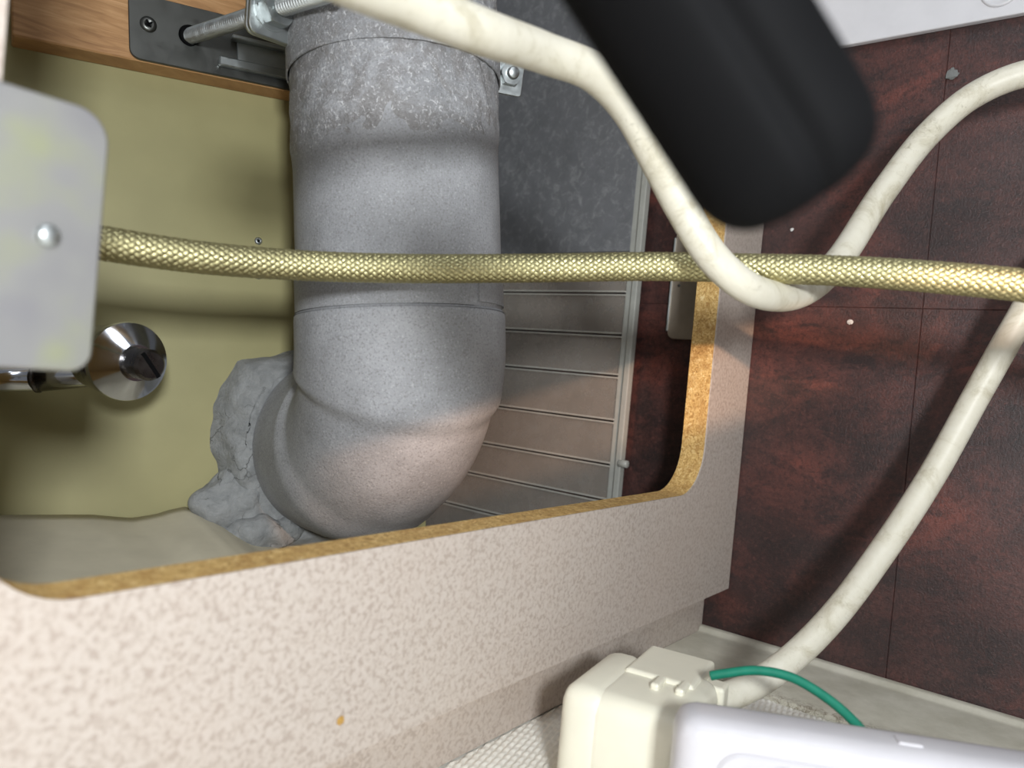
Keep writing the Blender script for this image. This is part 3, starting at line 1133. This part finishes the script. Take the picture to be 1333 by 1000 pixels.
b0 = bar_pt(270, 0.122); b1 = bar_pt(786, 0.128)
bdr = nrm(b1 - b0); Lb = np.linalg.norm(b1 - b0)
toC = nrm(CAM - (b0 + b1) / 2); toC = nrm(toC - bdr * toC.dot(bdr)); sd = np.cross(bdr, toC)
if sd.dot(M @ np.array([1.0, 0, 0])) < 0:
    sd = -sd
R0 = 0.0161
sl = np.concatenate([np.linspace(0, Lb - 0.013, 12), Lb - 0.013 + 0.013 * np.sin(np.linspace(0.1, math.pi / 2, 14))])
V = []; seg = 72
for s in sl:
    k_ = 1.0
    if s > Lb - 0.013:
        x = (s - (Lb - 0.013)) / 0.013
        k_ = max(0.02, (1 - x ** 2.4)) ** (1 / 2.4)
        k_ = 0.30 + 0.70 * k_ if x < 1 else 0.30
    for j in range(seg):
        t = 2 * math.pi * j / seg
        r = R0 * k_
        # shallow groove along the side that faces the lens
        g = 0.0022 * math.exp(-((math.cos(t) - 0.28) / 0.13) ** 2) * (1 if math.sin(t) > 0 else 0)
        V.append(b0 + bdr * s + sd * math.cos(t) * (r - g) + toC * math.sin(t) * (r - g) * 0.82)
Fc = grid_faces(len(sl), seg, True) + [list(range(seg))[::-1], [(len(sl) - 1) * seg + j for j in range(seg)]]
bar = add('rubber_bar', (np.array(V), Fc), RUBBER, None, True)
tag(bar, 'thick black rubber bar with rounded end hanging out of focus near the lens', 'bar')

# ------------------------------------------------------------------ translucent plastic guard on the red wall
gy0 = 0.098; gy1 = 0.50
guard = thing('plastic_guard', (-0.008, 0.25, 0.055), 'translucent grey ribbed plastic guard standing on the red wall behind the flue pipe', 'guard')
zl = [0.020, 0.0535] + [on(px, py, 0, -0.008)[2] for px, py in ((782, 650), (795, 605), (795, 548), (805, 490), (812, 437))] + [0.266, 0.303]
for i in range(len(zl) - 1):
    V, Fc = box_mesh(ORI, EX, EY, EZ, (-0.0095, gy0 + 0.012, zl[i] + 0.0012), (-0.0075, gy1, zl[i + 1] - 0.0012), 0.0003, 1)
    add('pleat', (V, Fc), PLA, guard)
    if i:
        V, Fc = join(box_mesh(ORI, EX, EY, EZ, (-0.0112, gy0 + 0.012, zl[i] - 0.0022), (-0.0085, gy1, zl[i] - 0.0008), 0.0004, 1),
                     box_mesh(ORI, EX, EY, EZ, (-0.0112, gy0 + 0.012, zl[i] + 0.0008), (-0.0085, gy1, zl[i] + 0.0022), 0.0004, 1))
        add('rib', (V, Fc), PLAR, guard)
lab(add('upper_panel', box_mesh(ORI, EX, EY, EZ, (-0.0105, gy0 + 0.012, 0.3020), (-0.0070, gy1, 0.66), 0.0006, 1), PLAU, guard), 'dusty, nearly opaque upper panel')
add('edge_strip', join(box_mesh(ORI, EX, EY, EZ, (-0.0135, gy0, 0.020), (-0.0060, gy0 + 0.0055, 0.66), 0.0008, 2),
                       box_mesh(ORI, EX, EY, EZ, (-0.0105, gy0 + 0.0055, 0.020), (-0.0060, gy0 + 0.0125, 0.66), 0.0006, 1)), PLAE, guard)
kp = on(806, 603, 0, -0.012)
add('catch', revolve(kp - EY * 0.004 - EX * 0.0, EY, [(-0.0045, 0.002), (-0.004, 0.0032), (0.004, 0.0032), (0.0045, 0.002)], 20), PLAE, guard, True)

# ------------------------------------------------------------------ steel angle between the board and the red wall
ab = thing('angle_bracket', (-0.002, 0.045, 0.229), 'dull nickel steel angle plate on the red wall behind the cut-out edge', 'bracket')
poly = rrect(0.0185, 0.2300, 0.0722, 0.3195, [0.006, 0.0008, 0.0008, 0.006], 6)
pm = prism(poly, np.array([-0.0026, 0, 0]), EY, EZ, EX, 0.0024, 0.0005)
add('plate', pm, LBR, ab)
add('rim', join(box_mesh(ORI, EX, EY, EZ, (-0.0042, 0.0716, 0.236), (-0.0004, 0.0731, 0.3135), 0.0005, 1)), ZINC, ab)
add('leg', prism(rrect(-0.060, 0.2300, -0.0030, 0.3195, [0.001, 0.006, 0.006, 0.001], 6), np.array([0, 0.0184, 0]), EX, EZ, EY, 0.0022, 0.0004), LBR, ab)
hp_ = on(884, 372, 0, -0.0027)
add('screw', revolve(hp_ + EX * 0.0001, -EX, [(0, 0.0012), (0.0006, 0.0011), (0.0008, 0.0006)], 16), DSTEEL, ab, True)

# ------------------------------------------------------------------ white panel above the red wall
wp = thing('cover_board', (-0.01, -0.2, 0.4475), 'smooth white panel edge with a round cap along the top of the red wall', 'board')
add('panel', box_mesh(ORI, EX, EY, EZ, (-0.006, -0.74, 0.4478), (-0.0004, 0.09, 0.60), 0.001, 2), WHITE, wp)
cpt = on(1303, -14, 0, -0.006)
add('screw_cap', revolve(cpt + EX * 0.0004, -EX, [(0, 0.0115), (0.0012, 0.0113), (0.0016, 0.0104), (0.0016, 0.0096), (0.0008, 0.0088), (0.0006, 0.004)], 40), WHITE, wp, True)

# ------------------------------------------------------------------ ivory plug block, white cover box, green wire
def yaw_axes(v):
    v = np.array([v[0], v[1], 0]); v = nrm(v)
    return v, np.array([-v[1], v[0], 0])


pc1 = on(745, 878, 2, 0.054); pc2 = on(885, 920, 2, 0.054)
fx, fy = yaw_axes(pc2 - pc1)                     # fx: along the front, towards the lens; fy: to the left of it
bk = np.array([fx[1], -fx[0], 0])
bk = bk if bk[0] > 0 else -bk                    # away from the lens, towards the red wall
plug = thing('ivory_plug', (pc1[0] + 0.02, pc1[1] - 0.02, -0.0), 'rounded ivory plug block with moulded seam standing at the foot of the plinth', 'plug')
Lf = np.linalg.norm((pc2 - pc1)[:2])
O = np.array([pc1[0], pc1[1], 0])
hgt = 0.0510
sm_ = Lf * 0.40
add('shell', box_mesh(O, fx, bk, EZ, (-0.004, -0.006, -0.002), (sm_, 0.058, hgt), 0.009, 5), BEIGE, plug, False)
sharp(bpy.data.objects['shell'], 60)
fr = add('front_shell', box_mesh(O, fx, bk, EZ, (sm_ - 0.012, -0.0055, -0.002), (Lf + 0.006, 0.056, hgt - 0.0006), 0.009, 5), BEIGE, plug)
sharp(fr, 60)
add('ledge', box_mesh(O, fx, bk, EZ, (sm_ - 0.006, 0.030, 0.02), (Lf - 0.002, 0.072, hgt + 0.0012), 0.0022, 3), BEIGE, plug)
add('clip', box_mesh(O, fx, bk, EZ, (Lf - 0.004, 0.050, 0.034), (Lf + 0.008, 0.062, hgt - 0.004), 0.0018, 3), BEIGE, plug)
add('clip', join(box_mesh(O, fx, bk, EZ, (Lf * 0.62, 0.018, hgt - 0.004), (Lf * 0.70, 0.031, hgt + 0.0022), 0.0012, 2),
                 box_mesh(O, fx, bk, EZ, (Lf * 0.84, 0.020, hgt - 0.004), (Lf * 0.92, 0.033, hgt + 0.0022), 0.0012, 2)), BEIGE, plug)

wc1 = on(905, 935, 2, 0.068); wc2 = on(1165, 975, 2, 0.068)
gx_, gy_ = yaw_axes(wc2 - wc1)
gk = np.array([gx_[1], -gx_[0], 0]); gk = gk if gk.dot(bk) > 0 else -gk
wbx = thing('white_outlet_box', (wc1[0] + 0.05, wc1[1] - 0.03, -0.002), 'white rounded outlet box with raised face and round boss, in front of the ivory plug', 'outlet')
O = np.array([wc1[0], wc1[1], 0])
sharp(add('housing', box_mesh(O, gx_, gk, EZ, (-0.006, 0, -0.002), (0.155, 0.026, 0.0665), 0.0085, 5), WPLAS, wbx), 60)
poly = rrect(0.009, 0.004, 0.145, 0.0575, 0.010, 8)
add('face_plate', prism(poly, O - gk * 0.0016, gx_, EZ, gk, 0.004, 0.0010), WPLAS, wbx)
add('boss', revolve(O + gx_ * 0.034 + EZ * 0.047 - gk * 0.0014, -gk, [(0, 0.0085), (0.0012, 0.0082), (0.0014, 0.0066), (0.0004, 0.006)], 32), WPLAS, wbx, True)
for q in (0.075, 0.125):
    add('tab', box_mesh(O, gx_, gk, EZ, (q, 0.008, 0.062), (q + 0.009, 0.014, 0.0674), 0.0008, 2), WPLAS, wbx)

gp = [at(*q) for q in ((925, 880, 0.352), (943, 877, 0.350), (985, 873, 0.345), (1030, 882, 0.338), (1075, 908, 0.328), (1110, 938, 0.318), (1135, 968, 0.308), (1150, 990, 0.302))]
GP, _ = spline(gp, 90)
gw = add('earth_wire', tube_mesh(GP, 0.0021, 16), GREEN, None, True)
tag(gw, 'thin green earth wire arching from the ivory plug to the white box', 'wire')

# ------------------------------------------------------------------ crumbs
def crumb(px, py, k, v, r, seed, mat, label, nrmv):
    c = on(px, py, k, v) + np.asarray(nrmv) * r * 0.25
    rs = np.random.RandomState(seed)
    V = []; n, m = 7, 9
    for i in range(n):
        th = math.pi * i / (n - 1)
        for j in range(m):
            ph = 2 * math.pi * j / m
            rr_ = r * (0.7 + 0.6 * rs.rand()) if 0 < i < n - 1 else r * 0.8
            q = np.array([math.sin(th) * math.cos(ph), math.sin(th) * math.sin(ph), math.cos(th)]) * rr_
            q = q - np.asarray(nrmv) * q.dot(nrmv) * 0.65
            V.append(c + q)
    o = add('crumb', (np.array(V), grid_faces(n, m, True)), mat, None, False)
    tag(o, label, 'crumb', 'crumbs stuck to the red wall' if k == 0 else None)


crumb(1107, 419, 0, -0.0004, 0.0019, 1, CRUMB, 'tiny white crumb stuck on the red wall just below the braided hose', (-1, 0, 0))
crumb(1031, 299, 0, -0.0004, 0.0013, 2, CRUMB, 'tiny pale curl of debris on the red wall below the black bar', (-1, 0, 0))
crumb(1240, 97, 0, -0.0004, 0.0038, 3, CRUMBG, 'grey blob of filler on the red wall near the white panel', (-1, 0, 0))
crumb(443, 938, 1, -0.0002, 0.0016, 4, BROWN, 'small ochre speck on the lower face of the speckled cabinet board', (0, -1, 0))
